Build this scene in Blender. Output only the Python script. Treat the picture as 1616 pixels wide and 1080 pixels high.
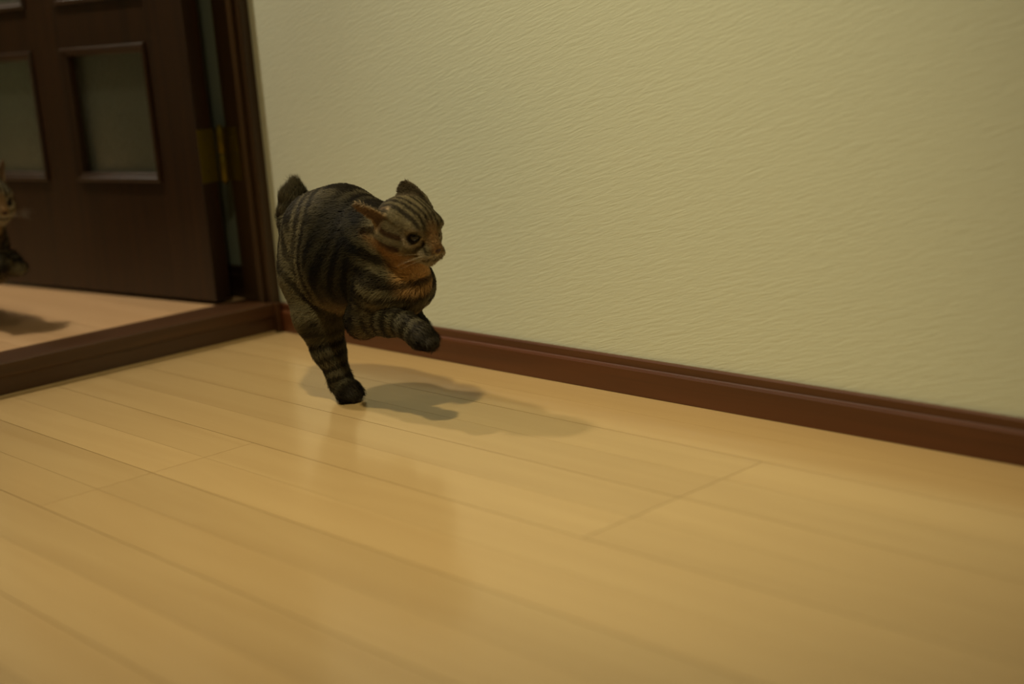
import bpy, bmesh, math, random
import numpy as np
from mathutils import Vector, Matrix

for o in list(bpy.data.objects): bpy.data.objects.remove(o)
S = bpy.context.scene; COL = S.collection

# ---------------------------------------------------------------- camera (50 mm, tilted a little, held low)
cam_d = bpy.data.cameras.new('camera'); cam = bpy.data.objects.new('camera', cam_d); COL.objects.link(cam)
cam_d.sensor_width = 36; cam_d.lens = 50.0; cam_d.clip_start = .02
_R = Vector((0.686689, 0.723226, -0.073507)); _U = Vector((-0.109488, 0.202857, 0.973068)); _F = Vector((-0.718659, 0.660147, -0.218484))
cam.matrix_world = Matrix(((_R.x, _U.x, -_F.x, 2.17417), (_R.y, _U.y, -_F.y, -1.43025), (_R.z, _U.z, -_F.z, .52), (0, 0, 0, 1)))
cam_d.dof.use_dof = True; cam_d.dof.focus_distance = 1.98; cam_d.dof.aperture_fstop = 2.0
S.camera = cam

# ---------------------------------------------------------------- light: a closed house at night, one lamp in each room, one more added in the hall
W = bpy.data.worlds.new('world'); S.world = W; W.use_nodes = True
W.node_tree.nodes['Background'].inputs[0].default_value = (.010, .009, .006, 1)
def lamp(name, loc, aim, power, color, size, cone):
    d = bpy.data.lights.new(name, 'SPOT'); d.energy = power; d.color = color; d.shadow_soft_size = size; d.spot_size = math.radians(cone); d.spot_blend = 1
    o = bpy.data.objects.new(name, d); o.location = loc; o.rotation_euler = (Vector(aim)-Vector(loc)).to_track_quat('-Z', 'Y').to_euler(); COL.objects.link(o)
lamp('downlight_room', (1.22, -1.03, 2.38), (.86, -.22, 0), 158, (1, .84, .46), .065, 46)
lamp('downlight_room_spill', (1.22, -1.03, 2.38), (.50, -.30, .3), 34, (1, .86, .52), .065, 100)
lamp('downlight_hall', (-.76, -.70, 2.36), (.40, -.20, .1), 148, (1, .87, .64), .07, 150)
lamp('added_hall_light', (-2.10, -.47, 2.36), (.40, -.20, .2), 45, (1, .90, .70), .08, 80)  # added second hall lamp: brightens the wall and edges its duller strip
S.view_settings.view_transform = 'Standard'; S.view_settings.look = 'None'
S.view_settings.exposure = -0.26; S.view_settings.gamma = 1; S.view_settings.use_curve_mapping = False

# ---------------------------------------------------------------- helpers
def tag(o, label=None, cat=None, group=None, kind=None):
    for k, v in (('label', label), ('category', cat), ('group', group), ('kind', kind)):
        if v: o[k] = v
    return o
def empty(name, loc=(0, 0, 0)):
    o = bpy.data.objects.new(name, None); o.location = loc; o.empty_display_size = .05; COL.objects.link(o); return o
def link(name, me, mat=None, parent=None, smooth=False):
    if mat is not None:
        for m in (mat if isinstance(mat, (list, tuple)) else [mat]): me.materials.append(m)
    o = bpy.data.objects.new(name, me); COL.objects.link(o)
    if parent is not None: o.parent = parent
    if smooth: me.polygons.foreach_set('use_smooth', [True]*len(me.polygons))
    return o
def box_bm(bm, lo, hi, bev=0.0, mtx=None):
    r = bmesh.ops.create_cube(bm, size=1.0); vs = r['verts']
    for v in vs: v.co = Vector([lo[i]+(v.co[i]+.5)*(hi[i]-lo[i]) for i in range(3)])
    if bev > 0:
        es = list({e for v in vs for e in v.link_edges})
        rr = bmesh.ops.bevel(bm, geom=es, offset=bev, segments=2, affect='EDGES', profile=.6)
        vs = list({v for f in rr['faces'] for v in f.verts} | {v for v in vs if v.is_valid})
    if mtx is not None:
        for v in vs: v.co = mtx @ v.co
    return vs
def box(name, lo, hi, mat, parent=None, bev=0.0, mtx=None):
    bm = bmesh.new(); box_bm(bm, lo, hi, bev)
    if mtx is not None: bmesh.ops.transform(bm, matrix=mtx, verts=bm.verts)
    me = bpy.data.meshes.new(name); bm.to_mesh(me); bm.free(); return link(name, me, mat, parent)
def prism(name, prof, axis, a, b, mat, parent=None, mtx=None):
    """closed profile (2D points) pushed along an axis from a to b"""
    n = len(prof); vs = []
    for t in (a, b):
        for p, q in prof: vs.append({'x': (t, p, q), 'y': (p, t, q), 'z': (p, q, t)}[axis])
    fs = [(i, (i+1) % n, n+(i+1) % n, n+i) for i in range(n)]+[tuple(range(n))[::-1], tuple(range(n, 2*n))]
    me = bpy.data.meshes.new(name); me.from_pydata(vs, [], fs)
    bm = bmesh.new(); bm.from_mesh(me); bmesh.ops.recalc_face_normals(bm, faces=bm.faces)
    if mtx is not None: bmesh.ops.transform(bm, matrix=mtx, verts=bm.verts)
    bm.to_mesh(me); bm.free(); return link(name, me, mat, parent)
def lathe(name, prof, mat, parent=None, seg=24, mtx=None, smooth=True):
    vs = []; fs = []; n = len(prof)
    for i in range(seg):
        a = 2*math.pi*i/seg
        for r, z in prof: vs.append((r*math.cos(a), r*math.sin(a), z))
    for i in range(seg):
        for j in range(n-1):
            k = (i+1) % seg; fs.append((i*n+j, k*n+j, k*n+j+1, i*n+j+1))
    me = bpy.data.meshes.new(name); me.from_pydata(vs, [], fs)
    bm = bmesh.new(); bm.from_mesh(me); bmesh.ops.remove_doubles(bm, verts=bm.verts, dist=1e-6)
    bmesh.ops.recalc_face_normals(bm, faces=bm.faces)
    if mtx is not None: bmesh.ops.transform(bm, matrix=mtx, verts=bm.verts)
    bm.to_mesh(me); bm.free(); return link(name, me, mat, parent, smooth)

# ---------------------------------------------------------------- materials
def new_mat(name):
    m = bpy.data.materials.new(name); m.use_nodes = True; nt = m.node_tree; return m, nt, nt.nodes['Principled BSDF']
def nd(nt, typ, **kw):
    n = nt.nodes.new(typ)
    for k, v in kw.items():
        if k in n.inputs: n.inputs[k].default_value = v
        else: setattr(n, k, v)
    return n
def mapped(nt, scale, rot=(0, 0, 0), coord='Object'):
    tc = nd(nt, 'ShaderNodeTexCoord'); mp = nd(nt, 'ShaderNodeMapping'); mp.inputs['Scale'].default_value = scale; mp.inputs['Rotation'].default_value = rot
    nt.links.new(tc.outputs[coord], mp.inputs[0]); return mp
def ramp(nt, fac, stops):
    r = nd(nt, 'ShaderNodeValToRGB'); el = r.color_ramp.elements
    while len(el) < len(stops): el.new(.5)
    for e, (p, c) in zip(el, stops): e.position = p; e.color = (*c, 1)
    nt.links.new(fac, r.inputs[0]); return r
def wood(name, dark, light, scale, rough=.35, coat=.0, vary=False, bump=.05, detail=6):
    m, nt, p = new_mat(name)
    mp = mapped(nt, scale); no = nd(nt, 'ShaderNodeTexNoise'); no.inputs['Scale'].default_value = 1; no.inputs['Detail'].default_value = detail; no.inputs['Distortion'].default_value = .6
    if vary:
        oi = nd(nt, 'ShaderNodeObjectInfo'); ad = nd(nt, 'ShaderNodeVectorMath', operation='MULTIPLY_ADD')
        cb = nd(nt, 'ShaderNodeCombineXYZ')
        for i in range(3): nt.links.new(oi.outputs['Random'], cb.inputs[i])
        nt.links.new(cb.outputs[0], ad.inputs[0]); ad.inputs[1].default_value = (37, 91, 53); nt.links.new(mp.outputs[0], ad.inputs[2]); nt.links.new(ad.outputs[0], no.inputs['Vector'])
    else: nt.links.new(mp.outputs[0], no.inputs['Vector'])
    r = ramp(nt, no.outputs['Fac'], [(.32, dark), (.68, light)])
    out = r.outputs[0]
    if vary:
        hsv = nd(nt, 'ShaderNodeHueSaturation'); mr = nd(nt, 'ShaderNodeMapRange'); mr.inputs['To Min'].default_value = .93; mr.inputs['To Max'].default_value = 1.06
        nt.links.new(oi.outputs['Random'], mr.inputs[0]); nt.links.new(mr.outputs[0], hsv.inputs['Value']); nt.links.new(out, hsv.inputs['Color']); out = hsv.outputs[0]
    nt.links.new(out, p.inputs['Base Color']); p.inputs['Roughness'].default_value = rough
    p.inputs['Coat Weight'].default_value = coat; p.inputs['Coat Roughness'].default_value = .13
    b = nd(nt, 'ShaderNodeBump'); b.inputs['Strength'].default_value = bump; b.inputs['Distance'].default_value = .001
    nt.links.new(no.outputs['Fac'], b.inputs['Height']); nt.links.new(b.outputs[0], p.inputs['Normal'])
    return m
def plain(name, col, rough=.5, metal=0, spec=.5, bump=0, bscale=200):
    m, nt, p = new_mat(name)
    mp = mapped(nt, (1, 1, 1)); no = nd(nt, 'ShaderNodeTexNoise'); no.inputs['Scale'].default_value = bscale; nt.links.new(mp.outputs[0], no.inputs['Vector'])
    c = np.array(col); r = ramp(nt, no.outputs['Fac'], [(.3, tuple(c*.93)), (.7, tuple(np.minimum(c*1.05, 1)))]); nt.links.new(r.outputs[0], p.inputs['Base Color'])
    p.inputs['Roughness'].default_value = rough; p.inputs['Metallic'].default_value = metal; p.inputs['Specular IOR Level'].default_value = spec
    if bump:
        b = nd(nt, 'ShaderNodeBump'); b.inputs['Strength'].default_value = bump; b.inputs['Distance'].default_value = .001
        nt.links.new(no.outputs['Fac'], b.inputs['Height']); nt.links.new(b.outputs[0], p.inputs['Normal'])
    return m
def wallpaper(name, col):
    """cream vinyl wallpaper with slanting trowel strokes in relief"""
    m, nt, p = new_mat(name)
    mp = mapped(nt, (30, 30, 235), (0, math.radians(-17), 0)); a = nd(nt, 'ShaderNodeTexNoise'); a.inputs['Scale'].default_value = 1; a.inputs['Detail'].default_value = 4; a.inputs['Roughness'].default_value = .55; a.inputs['Distortion'].default_value = .5
    # the turn has to come before the stretch
    tc = nd(nt, 'ShaderNodeTexCoord'); rt = nd(nt, 'ShaderNodeMapping'); rt.inputs['Rotation'].default_value = (0, math.radians(15), 0); nt.links.new(tc.outputs['Object'], rt.inputs[0])
    mp.inputs['Rotation'].default_value = (0, 0, 0); nt.links.new(rt.outputs[0], mp.inputs[0]); nt.links.new(mp.outputs[0], a.inputs['Vector'])
    c = nd(nt, 'ShaderNodeTexNoise'); c.inputs['Scale'].default_value = 420; c.inputs['Detail'].default_value = 2; nt.links.new(rt.outputs[0], c.inputs['Vector'])
    mx = nd(nt, 'ShaderNodeMath', operation='MULTIPLY_ADD'); nt.links.new(c.outputs['Fac'], mx.inputs[0]); mx.inputs[1].default_value = .12; nt.links.new(a.outputs['Fac'], mx.inputs[2])
    b = nd(nt, 'ShaderNodeBump'); b.inputs['Strength'].default_value = .42; b.inputs['Distance'].default_value = .0014
    nt.links.new(mx.outputs[0], b.inputs['Height']); nt.links.new(b.outputs[0], p.inputs['Normal'])
    p.inputs['Base Color'].default_value = (*col, 1); p.inputs['Roughness'].default_value = .75; p.inputs['Specular IOR Level'].default_value = .3
    return m
M = dict(
  wall=wallpaper('wallpaper_cream', (.68, .715, .585)),
  hallwall=wallpaper('wallpaper_sage', (.25, .29, .235)),
  ceil=plain('ceiling_white', (.70, .68, .60), .9, bump=.2),
  plank=wood('floor_maple', (.51, .348, .160), (.565, .396, .188), (1.6, 22, 22), .24, .55, True, .02),
  hallplank=wood('hall_floor_oak', (.58, .36, .19), (.64, .41, .225), (1.6, 22, 22), .32, .3, True, .02),
  slab=plain('floor_groove', (.30, .19, .09), .8),
  base=wood('baseboard_mahogany', (.078, .024, .007), (.112, .035, .011), (2.5, 60, 60), .38, .15, False, .05),
  sill=wood('sill_walnut', (.046, .018, .006), (.072, .029, .009), (60, 2.5, 60), .36, .2, False, .05),
  jamb=wood('jamb_walnut', (.034, .016, .005), (.054, .027, .008), (70, 70, 2.5), .40, .1, False, .05),
  door=wood('door_walnut', (.020, .0078, .0022), (.036, .0142, .0040), (70, 70, 2.2), .42, .0, False, .06),
  brass=plain('antique_brass', (.19, .145, .022), .55, 1.0, bump=.1, bscale=300),
  steel=plain('dull_brass_screw', (.14, .105, .03), .45, 1.0),
)
m, nt, p = new_mat('frosted_glass'); M['glass'] = m
p.inputs['Base Color'].default_value = (.16, .18, .13, 1); p.inputs['Transmission Weight'].default_value = .85; p.inputs['Roughness'].default_value = .38; p.inputs['IOR'].default_value = 1.22; p.inputs['Specular IOR Level'].default_value = .16
mp = mapped(nt, (1, 1, 1)); no = nd(nt, 'ShaderNodeTexNoise'); no.inputs['Scale'].default_value = 260; nt.links.new(mp.outputs[0], no.inputs['Vector'])
b = nd(nt, 'ShaderNodeBump'); b.inputs['Strength'].default_value = .25; b.inputs['Distance'].default_value = .001; nt.links.new(no.outputs['Fac'], b.inputs['Height']); nt.links.new(b.outputs[0], p.inputs['Normal'])

def coat_mat(name, rough, fine):
    m, nt, p = new_mat(name)
    at = nd(nt, 'ShaderNodeAttribute', attribute_name='coat')
    mp = mapped(nt, (1, 1, 1)); no = nd(nt, 'ShaderNodeTexNoise'); no.inputs['Scale'].default_value = 420; no.inputs['Detail'].default_value = 3; nt.links.new(mp.outputs[0], no.inputs['Vector'])
    mr = nd(nt, 'ShaderNodeMapRange'); mr.inputs['To Min'].default_value = 1-fine; mr.inputs['To Max'].default_value = 1+fine; nt.links.new(no.outputs['Fac'], mr.inputs[0])
    vm = nd(nt, 'ShaderNodeVectorMath', operation='SCALE'); nt.links.new(at.outputs['Color'], vm.inputs[0]); nt.links.new(mr.outputs[0], vm.inputs['Scale'])
    nt.links.new(vm.outputs[0], p.inputs['Base Color']); p.inputs['Roughness'].default_value = rough; p.inputs['Specular IOR Level'].default_value = .12
    return m
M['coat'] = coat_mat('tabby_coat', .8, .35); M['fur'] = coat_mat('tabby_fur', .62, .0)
def simple(name, col, rough, coat=0):
    m, nt, p = new_mat(name); p.inputs['Base Color'].default_value = (*col, 1); p.inputs['Roughness'].default_value = rough; p.inputs['Coat Weight'].default_value = coat; p.inputs['Specular IOR Level'].default_value = .3; p.inputs['Coat Roughness'].default_value = .08; return m
M['pupil'] = simple('eye_pupil', (.008, .009, .016), .16, .12); M['iris'] = simple('eye_iris', (.024, .022, .012), .18, .12); M['lid'] = simple('eye_rim', (.012, .009, .007), .3)
M['nose'] = simple('nose_leather', (.040, .016, .010), .5); M['whisker'] = simple('whisker', (.55, .50, .40), .4)

# ---------------------------------------------------------------- the room
RX, RY, RZ = 4.2, -3.4, 2.4          # this room reaches from the doorway wall (x = 0) to RX, from the wallpapered wall (y = 0) to RY
HX, HY, HZ = -2.6, -1.75, .052       # the raised hall beyond the doorway
DT = .09                             # thickness of the doorway wall
OP = -.860                           # the opening runs from the corner to here
PW = .0758; PL = 1.818
fl = box('floor', (-.002, RY-.05, -.10), (RX+.05, .05, -.0021), M['slab']); tag(fl, kind='structure')
random.seed(4)
def planks(parent, mat, x0, x1, y0, y1, z, starts):
    """strip flooring: four strips to a board, boards staggered, every seam a real groove"""
    cache = {}; k = 0
    while -k*PW > y1:
        bi = (k+2)//4; off = starts[bi % len(starts)]
        ya = -k*PW; yb = max(-(k+1)*PW, y1)
        ga = .00048 if k % 2 == 0 else .00020; gb = .00020 if k % 2 == 0 else .00048
        x = off-PL*math.ceil((off-x0)/PL)
        while x < x1:
            a, c = max(x, x0), min(x+PL, x1)
            if c-a > .01:
                w = ya-ga-(yb+gb); L = c-a-.0008; key = (round(w, 5), round(L, 5))
                if key not in cache:
                    bm = bmesh.new(); box_bm(bm, (-L/2, -w/2, -.0020), (L/2, w/2, 0))
                    me = bpy.data.meshes.new('plank'); bm.to_mesh(me); bm.free(); me.materials.append(mat); cache[key] = me
                o = bpy.data.objects.new('plank', cache[key]); COL.objects.link(o); o.parent = parent
                o.location = ((a+c)/2, (ya-ga+yb+gb)/2, z)
            x += PL
        k += 1
planks(fl, M['plank'], 0.001, RX, 0, RY, 0, [1.80, 1.198, .589])
fh = box('floor_hall', (HX-.05, HY-.05, -.10), (-.0914, .0, HZ-.0021), M['slab']); tag(fh, kind='structure')
planks(fh, M['hallplank'], HX, -.0914, 0, HY, HZ, [-.95, -1.55, -.40])

def struct(o): return tag(o, kind='structure')
struct(box('wall_right', (0, 0, -.1), (RX+.1, .1, RZ), M['wall']))
struct(box('wall_rear', (RX, RY-.1, -.1), (RX+.1, 0, RZ), M['wall']))
struct(box('wall_near', (0, RY-.1, -.1), (RX, RY, RZ), M['wall']))
bm = bmesh.new(); box_bm(bm, (-DT+.006, RY, -.1), (-.006, OP-.022, RZ)); box_bm(bm, (-DT+.006, OP-.022, 2.012), (-.006, 0, RZ))
me = bpy.data.meshes.new('wall_left'); bm.to_mesh(me); bm.free(); struct(link('wall_left', me, M['wall']))
struct(box('wall_hall_right', (HX-.1, 0, -.1), (-.0001, .1, RZ), M['hallwall']))
struct(box('wall_hall_end', (HX-.1, HY-.1, -.1), (HX, 0, RZ), M['hallwall']))
struct(box('wall_hall_near', (HX, HY-.1, -.1), (-DT+.006, HY, RZ), M['hallwall']))
struct(box('ceiling', (HX-.1, RY-.1, RZ), (RX+.1, .1, RZ+.1), M['ceil']))

# baseboards: a thick lower board, a ledge and a thinner lip above it
BP = [(0, .0006), (-.0100, .0006), (-.0100, .0360), (-.0085, .0385), (-.0058, .0388), (-.0048, .0402), (-.0058, .0505), (-.0045, .0525), (0, .0528)]
struct(prism('baseboard_right', BP, 'x', .0005, RX, M['base']))
struct(prism('baseboard_rear', [(RX+y, z) for y, z in BP], 'y', RY, -.011, M['base']))
struct(prism('baseboard_left', [(-.006-y, z) for y, z in BP], 'y', RY, OP-.07, M['base']))
struct(prism('baseboard_hall', [(y, z*1.14+HZ) for y, z in BP], 'x', HX, -DT-.002, M['door']))
struct(prism('baseboard_near', [(RY-y, z) for y, z in BP], 'x', .012, RX-.011, M['base']))

# doorway: jambs, head and the raised sill
tr = struct(empty('trim_1'))
JP = [(-DT, -.0180), (-.0015, -.0180), (0, -.0165), (0, -.0002), (-DT, -.0002)]
prism('jamb', JP, 'z', .0540, 2.012, M['jamb'], tr)
prism('jamb', [(x, OP-.018-y) for x, y in JP][::-1], 'z', .0540, 2.012, M['jamb'], tr)
prism('door_stop', [(-.0320, -.0181), (-.0180, -.0181), (-.0180, -.0245), (-.0320, -.0245)], 'z', .0540, 1.99, M['jamb'], tr)
box('head_jamb', (-DT, OP, 1.990), (0, -.018, 2.012), M['jamb'], tr, .0012)
box('corner_block', (-.0010, -.0185, .0006), (.0125, -.0102, .0545), M['sill'], tr, .0008)
sl = struct(empty('trim_2'))
prism('sill_board', [(-.0910, .0300), (.0010, .0300), (.0022, .0320), (.0022, .0520), (.0005, .0538), (-.0902, .0538), (-.0910, .0530)], 'y', OP-.02, -.0003, M['sill'], sl)
prism('riser', [(-.0902, .0004), (-.0015, .0004), (-.0015, .0298), (-.0902, .0298)], 'y', OP-.02, -.0003, M['sill'], sl)
prism('quarter_round', [(-.0014, .0002), (.0022, .0002), (.0020, .0012), (.0010, .0020), (-.0014, .0022)], 'y', OP-.02, -.0190, M['plank'], sl)

# ---------------------------------------------------------------- the glazed door, swung open into the hall
th = math.radians(8.4)
DM = Matrix(((-math.cos(th), -math.sin(th), 0, -.0935), (-math.sin(th), math.cos(th), 0, -.0772), (0, 0, 1, 0), (0, 0, 0, 1)))   # local x: along the door, y: through it, z: up
dr = struct(empty('door_1', (-.0935, -.0772, HZ)))
def ch(o, parent):                      # parts are built in room coordinates; keep them there under the empty at the hinge
    o.parent = parent; o.matrix_parent_inverse = Matrix.Translation(-Vector(dr.location)); return o
DW, DH, TK = .842, 1.972, .036
cols = [(.112, .372), (.470, .730)]; rows = [(.279+.338*i, .535+.338*i) for i in range(5)]
for a, c in ((0, .1120), (.7300, DW)): ch(box('stile', (a, 0, .060), (c, TK, DH), M['door'], None, .0012, DM), dr)
ch(box('mullion', (.3720, .0004, .2780), (.4700, TK-.0004, rows[-1][1]+.001), M['door'], None, 0, DM), dr)
zs = [.060]+[v for r in rows for v in r]+[DH]
for i in range(0, len(zs), 2):
    ch(box('rail', (.1120, .0002, zs[i]), (.7300, TK-.0002, zs[i+1]), M['door'], None, .0004, DM), dr)
def moulding(u0, u1, z0, z1, front):
    """one mitred picture-frame moulding around a pane"""
    pr = [(0, 0), (0, -.0045), (.003, -.0065), (.007, -.0060), (.0100, -.0025), (.0140, -.0012), (.0160, .0020), (.0160, .0150)]   # (inwards, out of the face)
    vs = []; n = len(pr)
    for cu, cz, su, sz in ((u0, z0, 1, 1), (u1, z0, -1, 1), (u1, z1, -1, -1), (u0, z1, 1, -1)):
        for i_, d in pr: vs.append(DM @ Vector((cu+su*i_, d if front else TK-d, cz+sz*i_)))
    fs = [(k*n+j, ((k+1) % 4)*n+j, ((k+1) % 4)*n+j+1, k*n+j+1) for k in range(4) for j in range(n-1)]
    fs += [(k*n+n-1, ((k+1) % 4)*n+n-1, ((k+1) % 4)*n, k*n) for k in range(4)]
    me = bpy.data.meshes.new('moulding'); me.from_pydata(vs, [], fs); bm = bmesh.new(); bm.from_mesh(me); bmesh.ops.recalc_face_normals(bm, faces=bm.faces); bm.to_mesh(me); bm.free()
    return link('moulding', me, M['door'])
for (u0, u1) in cols:
    for (z0, z1) in rows:
        ch(moulding(u0, u1, z0, z1, True), dr); ch(moulding(u0, u1, z0, z1, False), dr)
        ch(box('pane', (u0+.013, .0158, z0+.013), (u1-.013, .0202, z1-.013), M['glass'], None, .0006, DM), dr)
# lever handle on the closing stile (both faces)
for s, y in ((-1, 0), (1, TK)):
    Rm = DM @ Matrix.Translation((DW-.055, y, 1.0)) @ Matrix.Rotation(math.pi/2*(1 if s < 0 else -1), 4, 'X')
    hd_ = ch(lathe('door_handle', [(0, 0), (.026, 0), (.026, .004), (.022, .008), (.010, .010), (.009, .040), (0, .042)], M['brass'], None, 24, Rm), dr)
    ch(lathe('lever', [(0, 0), (.009, .002), (.0085, .05), (.007, .105), (0, .11)], M['brass'], None, 16, Rm @ Matrix.Translation((.004, 0, .036)) @ Matrix.Rotation(-math.pi/2, 4, 'Y')), hd_)
    bpy.data.objects
# flag hinge: one leaf on the door's edge, one on the jamb, two knuckles in line
hz0, hz1 = .2770, .3740; hm = (hz0+hz1)/2; KX, KY = -.0895, -.0310
ea = DM @ Vector((-.0002, .0015, 0)); 
hinge = ch(box('hinge', (-.0016, .0008, hz0), (0, .0385, hz1), M['brass'], None, .0006, DM), dr)
def hp(o): o.parent = hinge; return o
hp(prism('leaf', [(-.0890, -.0182), (-.0890, -.0199), (-.0520, -.0199), (-.0520, -.0182)], 'z', hz0, hz1, M['brass']))
hp(prism('leaf_wing', [(-.0905, -.0290), (-.0880, -.0290), (-.0880, -.0186), (-.0905, -.0186)], 'z', hz0, hz1, M['brass']))
for a, c in ((hz0, hm-.0008), (hm+.0008, hz1)):
    hp(lathe('knuckle', [(0, a), (.0070, a), (.0078, a+.001), (.0078, c-.001), (.0070, c), (0, c)], M['brass'], None, 24, Matrix.Translation((KX, KY, 0))))
hp(lathe('pin_cap', [(0, hz1), (.0045, hz1), (.0050, hz1+.002), (.0030, hz1+.0050), (0, hz1+.0055)], M['brass'], None, 16, Matrix.Translation((KX, KY, 0))))
hp(lathe('pin_cap', [(0, hz0), (.0045, hz0), (.0050, hz0-.002), (.0030, hz0-.0050), (0, hz0-.0055)], M['brass'], None, 16, Matrix.Translation((KX, KY, 0))))
for zz in (.020, .0485, .077):
    T = DM @ Matrix.Translation((-.0014, .0140+(.010 if zz == .0485 else 0), hz0+zz)) @ Matrix.Rotation(-math.pi/2, 4, 'Y')
    hp(lathe('screw', [(0, .0012), (.0032, .0009), (.0036, .0001), (.0036, -.0003)], M['steel'], None, 14, T))
    T = Matrix.Translation((-.0680+(.009 if zz == .0485 else 0), -.0198, hz0+zz)) @ Matrix.Rotation(math.pi/2, 4, 'X')
    hp(lathe('screw', [(0, .0012), (.0032, .0009), (.0036, .0001), (.0036, -.0003)], M['steel'], None, 14, T))
for o in hinge.children: o.matrix_parent_inverse = hinge.matrix_basis.inverted() if False else Matrix.Identity(4)

# ---------------------------------------------------------------- animal modelling (implicit surface -> one continuous mesh)
def V3(*a): return np.array(a, float)
def nrm(v): v = np.array(v, float); return v/np.linalg.norm(v)

class Body:
    """Smoothly blended limbs and muscles; every shape is a function giving the distance to it."""
    def __init__(s): s.shapes = []
    def add(s, fn, lo, hi, k): s.shapes.append((fn, np.array(lo)-.02, np.array(hi)+.02, k))
    def limb(s, a, ra, b, rb, k=.012, flat=None, amount=1.0):
        a = np.array(a, float); b = np.array(b, float); ba = b-a; L2 = max(ba@ba, 1e-9); m = max(ra, rb)*max(1, 1/amount)
        fl = None if flat is None else nrm(flat)
        def fn(P):
            pa = P-a
            h = np.clip(pa@ba/L2, 0, 1)
            q = pa-h[:, None]*ba
            if fl is not None:
                c = q@fl; q = q+np.outer(c*(1/amount-1), fl)
            return (np.sqrt((q*q).sum(1))-(ra+(rb-ra)*h))*(min(1, amount) if fl is not None else 1)
        s.add(fn, np.minimum(a, b)-m, np.maximum(a, b)+m, k)
    def chain(s, pts, k=.014, flat=None, amount=1.0):
        for (a, ra), (b, rb) in zip(pts[:-1], pts[1:]): s.limb(a, ra, b, rb, k, flat, amount)
    def blob(s, c, ax, rad, k=.012):
        c = np.array(c, float); A = np.array(ax, float); r = np.array(rad, float)
        def fn(P):
            q = (P-c)@A.T; k0 = np.sqrt(((q/r)**2).sum(1)); k1 = np.sqrt(((q/(r*r))**2).sum(1))
            return np.where(k1 > 1e-6, k0*(k0-1)/np.maximum(k1, 1e-6), -r.min())
        m = r.max(); s.add(fn, c-m, c+m, k)
    def ear(s, base, across, up, out, width, height, thick, cup, k=.006):
        A = np.array([across, up, out]); base = np.array(base, float)
        def fn(P):
            q = (P-base)@A.T; a, v, w = q[:, 0], q[:, 1], q[:, 2]
            t = np.clip(v/height, 0, 1); half = width*np.sqrt(np.maximum(1-t**1.5, 0))*(1-.25*t)
            mid = cup*(1-(a/width)**2)*(1-.55*t)
            d1 = np.abs(w+mid)-thick*(1-.55*t); d2 = np.abs(a)-half; d3 = v-height; d4 = -v-.012
            m = np.maximum(np.maximum(d1, d2*.8), np.maximum(d3, d4))
            return m*.8
        m = max(height, width)+.012; s.add(fn, base-m, base+m, k)
    def __call__(s, P):
        D = np.full(len(P), .05)
        for fn, lo, hi, k in s.shapes:
            i = np.nonzero(((P > lo) & (P < hi)).all(1))[0]
            if len(i) == 0: continue
            d = fn(P[i]); e = D[i]
            if k < 0:                                   # carved away
                kk = -k; h = np.maximum(kk-np.abs(-d-e), 0)/kk
                D[i] = np.maximum(-d, e)+h*h*kk/4
            else:
                h = np.maximum(k-np.abs(d-e), 0)/k
                D[i] = np.minimum(d, e)-h*h*k/4
        return D
    def grad(s, P, e=.0012):
        g = np.stack([s(P+np.eye(3)[i]*e)-s(P-np.eye(3)[i]*e) for i in range(3)], 1)
        return g/(2*e)

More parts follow.
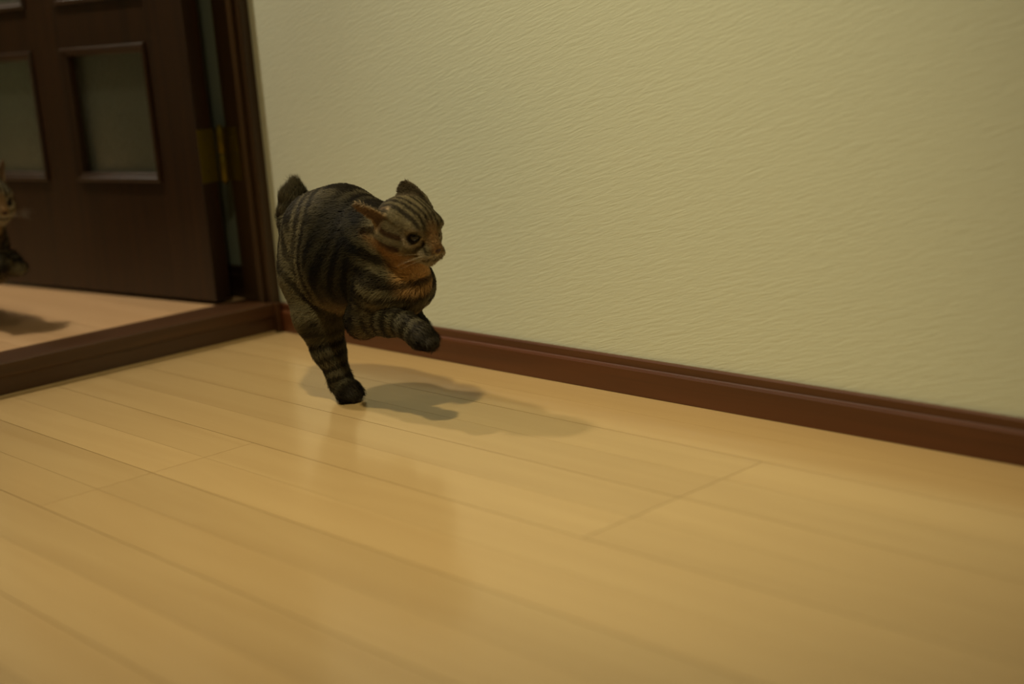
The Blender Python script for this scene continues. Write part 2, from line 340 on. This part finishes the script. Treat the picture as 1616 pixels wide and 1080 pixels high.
def skin_mesh(F, step):
    """Surface nets over the blended shapes, then every vertex slid on to the exact surface."""
    lo = np.min([b[1] for b in F.shapes if b[3] > 0], 0)-.004; hi = np.max([b[2] for b in F.shapes if b[3] > 0], 0)+.004
    n = np.ceil((hi-lo)/step).astype(int)+1
    D = np.full(n, .05)
    ax = [lo[i]+np.arange(n[i])*step for i in range(3)]
    for fn, l, h, k in F.shapes:
        a = np.clip(np.floor((l-lo)/step).astype(int), 0, n-1); b = np.clip(np.ceil((h-lo)/step).astype(int)+1, 1, n)
        gx, gy, gz = np.meshgrid(ax[0][a[0]:b[0]], ax[1][a[1]:b[1]], ax[2][a[2]:b[2]], indexing='ij')
        P = np.stack([gx.ravel(), gy.ravel(), gz.ravel()], 1)
        d = fn(P).reshape(gx.shape); S = np.s_[a[0]:b[0], a[1]:b[1], a[2]:b[2]]; e = D[S]
        if k < 0:
            kk = -k; hh = np.maximum(kk-np.abs(-d-e), 0)/kk; D[S] = np.maximum(-d, e)+hh*hh*kk/4
        else:
            hh = np.maximum(k-np.abs(d-e), 0)/k; D[S] = np.minimum(d, e)-hh*hh*k/4
    I = D < 0
    c = np.zeros(n-1, int)
    for dx in (0, 1):
        for dy in (0, 1):
            for dz in (0, 1): c += I[dx:n[0]-1+dx, dy:n[1]-1+dy, dz:n[2]-1+dz]
    act = (c > 0) & (c < 8); idx = -np.ones(n-1, int); cells = np.argwhere(act); idx[act] = np.arange(len(cells))
    acc = np.zeros((len(cells), 3)); cnt = np.zeros(len(cells))
    cor = [np.array(q) for q in ((0,0,0),(1,0,0),(0,1,0),(0,0,1),(1,1,0),(1,0,1),(0,1,1),(1,1,1))]
    for p in range(8):
        for q in range(p+1, 8):
            if np.abs(cor[p]-cor[q]).sum() != 1: continue
            a = cells+cor[p]; b = cells+cor[q]
            da = D[a[:, 0], a[:, 1], a[:, 2]]; db = D[b[:, 0], b[:, 1], b[:, 2]]
            m = (da < 0) != (db < 0); t = np.where(m, da/np.where(m, da-db, 1), 0)
            acc += np.where(m[:, None], cor[p]+(cor[q]-cor[p])*t[:, None], 0); cnt += m
    V = lo+(cells+acc/cnt[:, None])*step
    Fc = []
    for d in range(3):
        e1, e2 = [(1, 2), (2, 0), (0, 1)][d]
        s0 = [slice(None)]*3; s1 = [slice(None)]*3; s0[d] = slice(0, -1); s1[d] = slice(1, None)
        cr = I[tuple(s0)] != I[tuple(s1)]
        E = np.argwhere(cr); E = E[(E[:, e1] > 0) & (E[:, e2] > 0) & (E[:, e1] < n[e1]-1) & (E[:, e2] < n[e2]-1)]
        ins = I[E[:, 0], E[:, 1], E[:, 2]]
        o1 = np.zeros(3, int); o1[e1] = 1; o2 = np.zeros(3, int); o2[e2] = 1
        q = [E-o1-o2, E-o2, E, E-o1]
        Q = np.stack([idx[c_[:, 0], c_[:, 1], c_[:, 2]] for c_ in q], 1)
        Q[~ins] = Q[~ins][:, ::-1]; Fc.append(Q)
    Fc = np.concatenate(Fc); Fc = Fc[(Fc >= 0).all(1)]
    for _ in range(3):
        g = F.grad(V); d = F(V); g2 = np.maximum((g*g).sum(1), .15)
        V = V-np.clip(d/g2, -step, step)[:, None]*g
    # keep the largest connected piece
    par = np.arange(len(V))
    for _ in range(200):
        m = par[Fc].min(1); new = par.copy(); np.minimum.at(new, Fc.ravel(), np.repeat(m, 4)); new = new[new]
        if (new == par).all(): break
        par = new
    big = np.bincount(par).argmax(); keep = par == big; re_ = np.cumsum(keep)-1
    Fc = re_[Fc[keep[Fc].all(1)]]; V = V[keep]
    N = F.grad(V); N = N/np.maximum(np.linalg.norm(N, axis=1), 1e-9)[:, None]
    return V, Fc, N

def wave(P, seed, f):
    """cheap smooth noise in -1..1"""
    r = np.random.RandomState(seed); o = np.zeros(len(P)); w = 0
    for i in range(7):
        d = r.normal(size=3); d = d/np.linalg.norm(d)*f*(.6+1.3*r.rand()); o += np.sin(P@d+r.rand()*6.28); w += 1
    return o/w**.5/1.2

def sstep(a, b, x): t = np.clip((x-a)/(b-a), 0, 1); return t*t*(3-2*t)

def spine_coord(P, pts):
    """arc length along a polyline, distance from it"""
    best = np.full(len(P), 1e9); s_ = np.zeros(len(P)); L = 0
    for a, b in zip(pts[:-1], pts[1:]):
        a = np.array(a, float); b = np.array(b, float); ba = b-a; l = max(np.linalg.norm(ba), 1e-6)
        h = (P-a)@ba/l**2; hc = np.clip(h, 0, 1); d = np.linalg.norm(P-a-hc[:, None]*ba, axis=1)
        m = d < best; best = np.where(m, d, best); s_ = np.where(m, L+hc*l, s_); L += l
    return s_, best

LIGHT = np.array([.118, .100, .058]); MID = np.array([.060, .048, .031]); DARK = np.array([.0115, .0080, .0042])
RUST = np.array([.40, .215, .085]); PALE = np.array([.42, .36, .26]); PINK = np.array([.165, .108, .070])

def paw(B, ank, toe, r, up=(0,0,1), spread=1.0):
    """a paw: pad with four toes, from the ankle to the toe tips"""
    ank = np.array(ank, float); toe = np.array(toe, float); f = nrm(toe-ank); u = np.array(up, float); u = nrm(u-(u@f)*f); l = np.cross(u, f)
    L = np.linalg.norm(toe-ank)
    B.limb(ank, r*.86, ank+f*L*.55, r*1.02, .008)
    for i, (o, e) in enumerate(((-1.15, .74), (-.42, .9), (.42, .9), (1.15, .74))):
        c = ank+f*L*e+l*o*r*.62*spread-u*r*.10
        B.limb(ank+f*L*.45+l*o*r*.42, r*.5, c, r*.50, .0045)
    return f, l, u

def cat_body(pose):
    B = Body()
    f, l, u, o = pose['hf'], pose['hl'], pose['hu'], pose['ho']          # head frame: forward, left, up, origin
    H = lambda a, b, c: o+f*a+l*b+u*c
    X = np.array([f, l, u])
    lat = pose['lat']
    B.chain(pose['torso'], .02, lat, pose.get('slim', .86))
    for c, r, k in pose['bulk']: B.limb(c, r, np.array(c)+1e-4, r, k)
    B.chain(pose['neck'], .022)
    for nm in ('hind_r', 'hind_l', 'fore_r', 'fore_l'):
        q = pose[nm]; B.chain(q['pts'], .013)
        paw(B, q['ankle'], q['toe'], q['r'], q.get('up', (0,0,1)))
    B.chain(pose['tail'], .012)
    # head
    B.blob(H(-.008, 0, .004), X, (.043, .0385, .034), .012)
    for s in (-1, 1):
        B.blob(H(.004, s*.0235, -.015), X, (.026, .0195, .0195), .014)
        B.blob(H(.024, s*.0165, .0155), X, (.014, .0125, .0085), .010)
        B.blob(H(.0440, s*.0080, -.0175), X, (.0130, .0100, .0095), .006)
    B.limb(H(.016, 0, .014), .019, H(.0475, 0, -.0065), .0085, .012)
    B.limb(H(.022, 0, -.027), .013, H(.0440, 0, -.0280), .0072, .008)
    for s in (-1, 1):
        B.limb(H(.0400, s*.0145, -.0010), .0056, H(.0320, s*.0240, .0045), .0078, -.003)     # eye socket, almond shaped
        B.limb(H(.0575, s*.0030, -.0150), .0012, H(.054, s*.0165, -.0235), .0012, -.0018)     # mouth line
    for e in pose['ears']:
        b = H(*e['base']); up_ = nrm(X.T@np.array(e['up'])); out = X.T@np.array(e['out']); out = nrm(out-(out@up_)*up_); ac = np.cross(up_, out)
        B.ear(b, ac, up_, out, e['w'], e['h'], .0024, e['cup'], .007)
        e['tri'] = (b, ac, up_, out)
    return B

def cat_paint(pose, V, N):
    """coat pattern: belongs to the fur, except some shade painted on the shoulder, computed from where each point lies on the animal"""
    f, l, u, o = pose['hf'], pose['hl'], pose['hu'], pose['ho']
    q = (V-o)@np.array([f, l, u]).T; a, b, c = q[:, 0], np.abs(q[:, 1]), q[:, 2]
    n1 = wave(V, 1, 60); n2 = wave(V, 2, 220); n3 = wave(V, 3, 500)
    sp = [p for p, r in pose['torso']]+[pose['neck'][-1][0]]
    s, dist = spine_coord(V, sp)
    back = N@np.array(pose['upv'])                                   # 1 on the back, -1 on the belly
    ph = s/.0245+.30*wave(V, 5, 32)+.13*n1+.05*n2
    st = .5+.5*np.sin(2*np.pi*ph)
    stripe = sstep(.28, .60, st)*(.88+.12*n2)*sstep(-1.5, -.2, wave(V, 6, 45))
    stripe = np.clip(stripe*sstep(-.95, -.35, back)+sstep(.86, .99, back)*.55, 0, 1)
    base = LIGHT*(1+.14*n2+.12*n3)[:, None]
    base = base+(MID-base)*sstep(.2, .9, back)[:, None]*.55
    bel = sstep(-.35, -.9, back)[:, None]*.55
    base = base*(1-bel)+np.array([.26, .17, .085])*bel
    col = base*(1-stripe[:, None])+DARK*stripe[:, None]
    shd = sstep(.085, .04, np.linalg.norm((V-np.array(pose['shoulder']))*np.array([1, 1, .7]), axis=1))  # near shoulder: dark coat and shade painted together
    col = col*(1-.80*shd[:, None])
    # legs: rings
    for nm in ('hind_r', 'hind_l', 'fore_r', 'fore_l'):
        pts = [p for p, r in pose[nm]['pts']]+[pose[nm]['ankle'], pose[nm]['toe']]
        rr = np.mean([r for p, r in pose[nm]['pts'][1:]])
        s2, d2 = spine_coord(V, pts[1:]); ring = sstep(.35, .8, .5+.5*np.sin(2*np.pi*(s2/.0185+.1*n1+.25)))
        lb = LIGHT*pose.get('legs', .74)*(1+.2*n2)[:, None]
        lc = lb*(1-ring[:, None]*.9)+DARK*ring[:, None]*.9
        tot = np.linalg.norm(np.array(pts[-1])-np.array(pts[-2])); s3, d3 = spine_coord(V, pts[-2:])
        sole = sstep(.2, .75, s3/tot)*(d3 < pose[nm]['r']*2.2)
        lc = lc*(1-sole[:, None]*pose.get('sock', .9))+DARK*1.1*sole[:, None]*pose.get('sock', .9)
        w = sstep(1.75, 1.15, d2/rr)*sstep(.0, .012, s2+.004)[:]
        w = np.where(dist < .05, w*sstep(.035, .055, dist), w)[:, None]
        col = col*(1-w)+lc*w
    tl = [p for p, r in pose['tail']]; s4, d4 = spine_coord(V, tl)
    w = sstep(.034, .022, d4)*sstep(.01, .03, s4); ring = .5+.5*np.sin(2*np.pi*s4/.02)
    tc = (LIGHT*.62)*(1-.5*ring[:, None])+DARK*.5*ring[:, None]
    col = col*(1-w[:, None])+tc*w[:, None]
    # head
    hw = sstep(-.062, -.040, a)*sstep(.075, .06, np.sqrt(a*a+b*b+c*c))
    hw = hw*sstep(-.052, -.036, c+.35*(a-.02))
    hc = np.array([.150, .122, .070])*(1+.12*n2+.12*n3)[:, None]
    def mix(hc, colr, w): w = np.clip(w, 0, 1)[:, None]; return hc*(1-w)+np.array(colr)*w
    top = sstep(.006, .018, c)
    # forehead lines running from the brows to the nape
    for off, wd in ((.0035, .0019), (.0115, .0021), (.0205, .0024)):
        d = np.abs(b-off-.08*np.maximum(.03-a, 0)); hc = mix(hc, DARK*1.4, sstep(wd*1.5, wd*.6, d)*top*sstep(.044, .036, a)*.92)
    # nape darker
    hc = mix(hc, DARK*2.5, sstep(-.018, -.04, a)*sstep(.0, .02, c)*.7)
    # cheek lines sweeping back from the eye
    for (a0, c0), (a1, c1), wd in (((.030, .001), (-.014, -.001), .0026), ((.020, -.014), (-.018, -.0215), .0028), ((-.002, -.030), (-.03, -.030), .003)):
        A2 = np.stack([a, c], 1); p0 = np.array([a0, c0]); p1 = np.array([a1, c1]); ba = p1-p0
        h = np.clip((A2-p0)@ba/(ba@ba), 0, 1); d = np.linalg.norm(A2-p0-h[:, None]*ba, axis=1)+.05*n1*.01
        hc = mix(hc, np.array([.045, .022, .010]), sstep(wd*2.2, wd*1.1, d)*sstep(.012, .018, b)*.95)
    # orange lower cheek, bridge, pale rims and muzzle
    hc = mix(hc, RUST*.80, sstep(-.014, -.026, c)*sstep(.034, .022, a)*.8)
    hc = mix(hc, np.array([.27, .155, .07]), sstep(.012, .0045, b)*sstep(.030, .045, a)*sstep(-.016, -.006, c)*.8)
    ed = np.sqrt((a-.034)**2+((b-.0235))**2+(c-.0035)**2)
    hc = mix(hc, PALE, sstep(.0172, .0140, ed)*(.35+.5*sstep(.006, -.002, c)))
    hc = mix(hc, DARK, sstep(.0118, .0102, ed)*.95)
    hc = mix(hc, PALE*.9, sstep(.030, .044, a)*sstep(-.0105, -.0155, c)*.72)
    tear = np.abs((c-.000)+(a-.036)*.75)
    hc = mix(hc, DARK*1.5, sstep(.003, .0012, tear)*sstep(.0225, .0195, b)*sstep(.007, .0095, b)*sstep(.034, .039, a)*sstep(.056, .050, a)*.9)
    hc = mix(hc, DARK*2, sstep(.0026, .001, np.abs(c+.0195+(.056-a)*.5))*sstep(.036, .044, a)*.75)
    hc = mix(hc, PALE*.8, sstep(.020, .030, a)*sstep(-.0255, -.030, c)*.6)
    # throat bib
    tw = sstep(-.024, -.036, c)*sstep(-.034, -.010, a)*sstep(.090, .060, -c)*sstep(.038, .022, b)
    tw = tw*sstep(.06, .05, a)
    col = mix(col, np.array([.58, .34, .14]), tw*.95*(1-.25*np.clip(n1, 0, 1)))
    # necklace rings below the bib
    rad = np.sqrt((a+.005)**2+(c)**2)
    ring = sstep(.45, .85, .5+.5*np.sin(2*np.pi*(rad/.0175)+1.2*n1*.4))*sstep(.060, .066, rad)*sstep(.13, .11, rad)*sstep(.02, .04, -c)*sstep(-.05, -.03, a)
    col = mix(col, DARK*1.3, ring*.85)
    col = col*(1-hw[:, None])+hc*hw[:, None]
    # ears
    for e in pose['ears']:
        b_, ac, up_, out = e['tri']; r = (V-b_)@np.array([ac, up_, out]).T
        inside = (r[:, 1] > .004) & (r[:, 1] < e['h']+.004) & (np.abs(r[:, 0]) < e['w']*1.1) & (np.abs(r[:, 2]) < .016)
        w = inside*sstep(.003, .012, r[:, 1])
        front = (N@out > .1)
        edge = sstep(.55, .95, np.abs(r[:, 0])/(e['w']*np.sqrt(np.clip(1-np.clip(r[:, 1]/e['h'], 0, 1)**1.5, .02, 1))))
        ic = PINK*(1-edge[:, None])+np.array([.40, .30, .19])*edge[:, None]
        oc = np.array([.075, .058, .036])*(1+.3*n2)[:, None]
        cc = np.where(front[:, None], ic, oc)
        col = col*(1-w[:, None])+cc*w[:, None]
    return np.clip(col, .004, .8)

def fur_blades(pose, V, Fc, N, col, count, seed, clear):
    """short tapering hairs lying back along the coat"""
    r = np.random.RandomState(seed)
    A = V[Fc[:, 0]]; C_ = V[Fc[:, 2]]; Bq = V[Fc[:, 1]]; D_ = V[Fc[:, 3]]
    area = .5*np.linalg.norm(np.cross(C_-A, D_-Bq), axis=1); pr_ = area/area.sum()
    fi = r.choice(len(Fc), count, p=pr_); uu = r.rand(count, 1); vv = r.rand(count, 1)
    q = Fc[fi]; w = [(1-uu)*(1-vv), uu*(1-vv), uu*vv, (1-uu)*vv]
    P = sum(w[i]*V[q[:, i]] for i in range(4)); n = sum(w[i]*N[q[:, i]] for i in range(4)); c = sum(w[i]*col[q[:, i]] for i in range(4))
    n = n/np.maximum(np.linalg.norm(n, axis=1), 1e-9)[:, None]
    f, l, u, o = pose['hf'], pose['hl'], pose['hu'], pose['ho']
    h = (P-o)@np.array([f, l, u]).T
    hd = sstep(.085, .05, np.linalg.norm(h, axis=1))*sstep(-.06, -.035, h[:, 0])
    flow = np.tile(np.array(pose['flow'], float), (count, 1))
    flow = flow*(1-hd[:, None])+(-f-.1*u)[None]*hd[:, None]
    for nm in ('hind_r', 'hind_l', 'fore_r', 'fore_l'):
        pts = [p for p, r_ in pose[nm]['pts']][1:]+[pose[nm]['ankle'], pose[nm]['toe']]
        for a_, b_ in zip(pts[:-1], pts[1:]):
            s2, d2 = spine_coord(P, [a_, b_]); m = (d2 < .024); flow[m] = nrm(np.array(b_)-np.array(a_))
    s4, d4 = spine_coord(P, [p for p, r_ in pose['tail']]); m = (d4 < .026) & (s4 > .012)
    flow[m] = nrm(np.array(pose['tail'][-1][0])-np.array(pose['tail'][0][0]))
    flow = flow-(flow*n).sum(1)[:, None]*n; flow /= np.maximum(np.linalg.norm(flow, axis=1), 1e-6)[:, None]
    side = np.cross(n, flow)
    flow = flow+side*r.normal(0, .28, (count, 1))
    ln = (.0105*(1-hd)+.0042*hd)*(.6+.8*r.rand(count))
    ln = np.where(m, ln*1.5, ln)
    tot = np.ones(count, bool)
    for e in pose['ears']:
        b_, ac, up_, out = e['tri']; rr = (P-b_)@np.array([ac, up_, out]).T
        inn = (rr[:, 1] > .003) & (np.abs(rr[:, 0]) < e['w']*1.1) & (np.abs(rr[:, 2]) < .014) & (rr[:, 1] < e['h']+.004); ln = np.where(inn, ln*.6, ln)
    for cc, rad in clear: tot &= np.linalg.norm(P-cc, axis=1) > rad
    tot &= ~((h[:, 0] > .0545) & (np.abs(h[:, 1]) < .0050) & (h[:, 2] > -.0155) & (h[:, 2] < -.0065))
    low = P[:, 2]-pose['ground'] < .006; tot &= ~low
    P, n, flow, ln, c, hd = P[tot], n[tot], flow[tot], ln[tot], c[tot], hd[tot]; k = len(P)
    lift = (.30+.18*r.rand(k))[:, None]
    wd = (.00036+.00022*r.rand(k))[:, None]*(1-.35*hd)[:, None]
    sd = np.cross(n, flow); sd = sd/np.maximum(np.linalg.norm(sd, axis=1), 1e-9)[:, None]
    root = P-n*.0006; mid = P+(flow*(1-lift)*.55+n*lift*.75)*ln[:, None]; tip = P+(flow+n*lift*.6)*ln[:, None]
    vs = np.stack([root-sd*wd, root+sd*wd, mid+sd*wd*.75, mid-sd*wd*.75, tip], 1).reshape(-1, 3)
    b0 = (np.arange(k)*5)[:, None]
    quads = b0+np.array([[0, 1, 2, 3]]); tris = b0+np.array([[3, 2, 4]])
    j = np.exp(r.normal(0, .16, (k, 1))); tipc = c*j*1.12+.002; rootc = c*j*.85
    cs = np.stack([rootc, rootc, c*j, c*j, tipc], 1).reshape(-1, 3)
    return vs, quads, tris, np.clip(cs, 0, 1)

CAT1 = dict(
  hf=nrm([.9285, .0419, -.3688]), hl=nrm([-.0222, .9981, .0575]), hu=nrm([.3706, -.0452, .9277]), ho=V3(.6955, -.2400, .2630),
  lat=(0, 1, 0), slim=.80, upv=(.0, .0, 1.0), flow=(-1, 0, -.35), ground=0.0, shoulder=(.590, -.290, .225),
  torso=[(V3(.456, -.238, .208), .048), (V3(.488, -.238, .238), .058), (V3(.540, -.238, .240), .067), (V3(.598, -.238, .217), .068), (V3(.648, -.240, .190), .055)],
  bulk=[(V3(.474, -.252, .190), .044, .025), (V3(.460, -.218, .190), .043, .02), (V3(.540, -.238, .207), .064, .02), (V3(.500, -.244, .170), .044, .025)],
  neck=[(V3(.625, -.238, .232), .050), (V3(.668, -.240, .248), .036)],
  hind_r=dict(pts=[(V3(.476, -.254, .178), .041), (V3(.494, -.262, .128), .0320), (V3(.499, -.256, .078), .0200), (V3(.510, -.249, .034), .0145)], ankle=V3(.510, -.248, .023), toe=V3(.541, -.250, .0105), r=.0155),
  hind_l=dict(pts=[(V3(.450, -.212, .185), .042), (V3(.510, -.205, .160), .028), (V3(.490, -.200, .135), .017), (V3(.545, -.200, .122), .013)], ankle=V3(.55, -.200, .120), toe=V3(.585, -.204, .110), r=.0145),
  fore_r=dict(pts=[(V3(.645, -.262, .180), .034), (V3(.612, -.272, .134), .0195), (V3(.668, -.270, .137), .0145), (V3(.700, -.268, .136), .0135)], ankle=V3(.702, -.268, .135), toe=V3(.748, -.266, .115), r=.0152),
  fore_l=dict(pts=[(V3(.640, -.210, .175), .036), (V3(.605, -.212, .140), .022), (V3(.630, -.215, .135), .0155), (V3(.640, -.215, .130), .0145)], ankle=V3(.640, -.215, .130), toe=V3(.665, -.218, .116), r=.0150),
  tail=[(V3(.446, -.238, .218), .034), (V3(.429, -.238, .262), .023), (V3(.427, -.238, .290), .015), (V3(.433, -.238, .308), .006)],
  ears=[dict(base=(-.012, -.030, .006), up=(-.82, -.50, .30), out=(.45, -.75, -.45), w=.0165, h=.053, cup=.007),
        dict(base=(-.020, .016, .022), up=(-.62, -.02, .72), out=(-.5, .7, -.1), w=.0235, h=.034, cup=-.004)])
# second cat: bounding through the doorway, head up, one foreleg raised
_f = nrm([.90, .02, -.22]); _l = nrm(np.cross([.10, .03, 1], _f)); _u = np.cross(_f, _l)
CAT2 = dict(
  hf=_f, hl=_l, hu=_u, ho=V3(-.283, -.392, .285),
  lat=(0, 1, 0), slim=.80, upv=(.0, .0, 1.0), flow=(-1, 0, -.25), ground=-1.0, shoulder=(-.40, -.45, .22), sock=.0, legs=1.5,
  torso=[(V3(-.580, -.392, .195), .050), (V3(-.520, -.392, .215), .052), (V3(-.460, -.392, .215), .054), (V3(-.400, -.392, .210), .056), (V3(-.358, -.392, .205), .048)],
  bulk=[(V3(-.575, -.410, .180), .044, .025), (V3(-.575, -.374, .180), .044, .02)],
  neck=[(V3(-.365, -.392, .225), .044), (V3(-.330, -.392, .265), .034)],
  hind_r=dict(pts=[(V3(-.580, -.415, .180), .042), (V3(-.535, -.422, .135), .028), (V3(-.600, -.418, .105), .0175), (V3(-.620, -.415, .082), .0145)], ankle=V3(-.620, -.415, .080), toe=V3(-.590, -.415, .068), r=.0150),
  hind_l=dict(pts=[(V3(-.580, -.372, .180), .042), (V3(-.545, -.362, .140), .028), (V3(-.625, -.365, .110), .0175), (V3(-.660, -.365, .090), .0145)], ankle=V3(-.660, -.365, .088), toe=V3(-.630, -.365, .072), r=.0150),
  fore_r=dict(pts=[(V3(-.375, -.412, .195), .034), (V3(-.372, -.415, .155), .022), (V3(-.318, -.412, .180), .0165), (V3(-.275, -.410, .192), .0150)], ankle=V3(-.272, -.410, .192), toe=V3(-.238, -.408, .172), r=.0175),
  fore_l=dict(pts=[(V3(-.370, -.370, .190), .034), (V3(-.365, -.366, .150), .022), (V3(-.325, -.366, .165), .0155), (V3(-.300, -.366, .172), .0145)], ankle=V3(-.298, -.366, .172), toe=V3(-.270, -.366, .156), r=.0160),
  tail=[(V3(-.600, -.392, .220), .022), (V3(-.635, -.392, .250), .019), (V3(-.645, -.392, .275), .014), (V3(-.645, -.392, .292), .006)],
  ears=[dict(base=(-.012, -.024, .022), up=(-.22, -.35, .90), out=(.75, -.55, .0), w=.0190, h=.044, cup=.007),
        dict(base=(-.012, .024, .022), up=(-.22, .35, .90), out=(.75, .55, .0), w=.0190, h=.044, cup=.007)])

# ---------------------------------------------------------------- the cats
def mesh_np(name, V, F4=None, F3=None, col=None):
    me = bpy.data.meshes.new(name); n4 = 0 if F4 is None else len(F4); n3 = 0 if F3 is None else len(F3)
    loops = np.concatenate([a.ravel() for a in (F4, F3) if a is not None]).astype(np.int32)
    me.vertices.add(len(V)); me.vertices.foreach_set('co', np.asarray(V, np.float32).ravel())
    me.loops.add(len(loops)); me.loops.foreach_set('vertex_index', loops)
    st = np.concatenate([np.arange(n4)*4, n4*4+np.arange(n3)*3]).astype(np.int32)
    me.polygons.add(n4+n3); me.polygons.foreach_set('loop_start', st)
    me.polygons.foreach_set('loop_total', np.concatenate([np.full(n4, 4), np.full(n3, 3)]).astype(np.int32))
    me.polygons.foreach_set('use_smooth', np.ones(n4+n3, bool)); me.update(calc_edges=True); me.validate()
    if col is not None:
        at = me.color_attributes.new('coat', 'FLOAT_COLOR', 'POINT'); at.data.foreach_set('color', np.concatenate([col, np.ones((len(col), 1))], 1).astype(np.float32).ravel())
    return me
def build_cat(pose, step, hairs, seed, label):
    B = cat_body(pose); V, Fq, N = skin_mesh(B, step); col = cat_paint(pose, V, N)
    base = Vector((float(V[:, 0].mean()), float(V[:, 1].mean()), max(float(V[:, 2].min()), 0)))
    root = empty('cat', base); tag(root, label, 'cat', 'tabby cats racing along the hallway')
    inv = Matrix.Translation(-base)
    def put(o, par=root):
        o.parent = par
        if par is root: o.matrix_parent_inverse = inv
        return o
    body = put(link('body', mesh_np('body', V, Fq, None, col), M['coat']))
    f, l, u, o = pose['hf'], pose['hl'], pose['hu'], pose['ho']; H = lambda a, b, c: o+f*a+l*b+u*c
    clear = [(H(.0335, s*.0195, .0020), .0105) for s in (-1, 1)]
    vs, q4, q3, cs = fur_blades(pose, V, Fq, N, col, hairs, seed, clear)
    tag(put(link('fur', mesh_np('fur', vs, q4, q3, cs), M['fur'])), kind='stuff')
    # eyes
    for s in (-1, 1):
        c = H(.0240, s*.0144, .0030); d = nrm(f*.80+l*s*.58-u*.02); a1 = nrm(np.cross(d, u)); a2 = np.cross(d, a1)
        bm = bmesh.new(); bmesh.ops.create_uvsphere(bm, u_segments=32, v_segments=24, radius=.0100)
        for v in bm.verts: p_ = np.array(v.co); v.co = Vector(c+a1*p_[0]+a2*p_[1]+d*p_[2])
        for fc in bm.faces:
            m_ = np.array(fc.calc_center_median())-c; ang = math.degrees(math.acos(np.clip(m_@d/np.linalg.norm(m_), -1, 1)))
            fc.material_index = 0 if ang < 32 else (1 if ang < 44 else 2); fc.smooth = True
        me = bpy.data.meshes.new('eye'); bm.to_mesh(me); bm.free(); put(link('eye', me, [M['pupil'], M['iris'], M['lid']]))
    # nose leather: a small soft triangle
    NB = Body(); NB.limb(H(.0552, -.0036, -.0085), .0024, H(.0552, .0036, -.0085), .0024, .002); NB.limb(H(.0552, 0, -.0088), .0028, H(.0556, 0, -.0135), .0016, .003)
    nv, nf, nn = skin_mesh(NB, .0006); put(link('nose', mesh_np('nose', nv, nf), M['nose']))
    # whiskers
    r = np.random.RandomState(seed)
    for s in (-1, 1):
        for i in range(7):
            wv = []; wf = []
            a = H(.046+.003*r.rand(), s*(.0125+.002*r.rand()), -.015-.0025*(i % 3)); d = nrm(f*(.15-.25*r.rand())+l*s*1.0+u*(.25-.12*i*.6)); L = .034+.016*r.rand()
            d2 = nrm(-f*.6-u*.4); side = nrm(np.cross(d, u)); up_ = np.cross(side, d)
            for j in range(5):
                t = j/4; c = a+d*L*t+d2*L*.22*t*t; w_ = .00016*(1-.75*t)
                for k in range(3): an = 2*math.pi*k/3; wv.append(c+side*w_*math.cos(an)+up_*w_*math.sin(an))
            for j in range(4):
                for k in range(3): k2 = (k+1) % 3; wf.append((j*3+k, j*3+k2, j*3+3+k2, j*3+3+k))
            put(link('whisker', mesh_np('whisker', np.array(wv), np.array(wf)), M['whisker']))
    return root
build_cat(CAT1, .0020, 210000, 11, 'brown tabby cat with stubby raised tail, one hind foot on the light floor')
build_cat(CAT2, .0026, 60000, 12, 'tabby cat leaping in front of the dark door, forepaw raised, cut off at left')
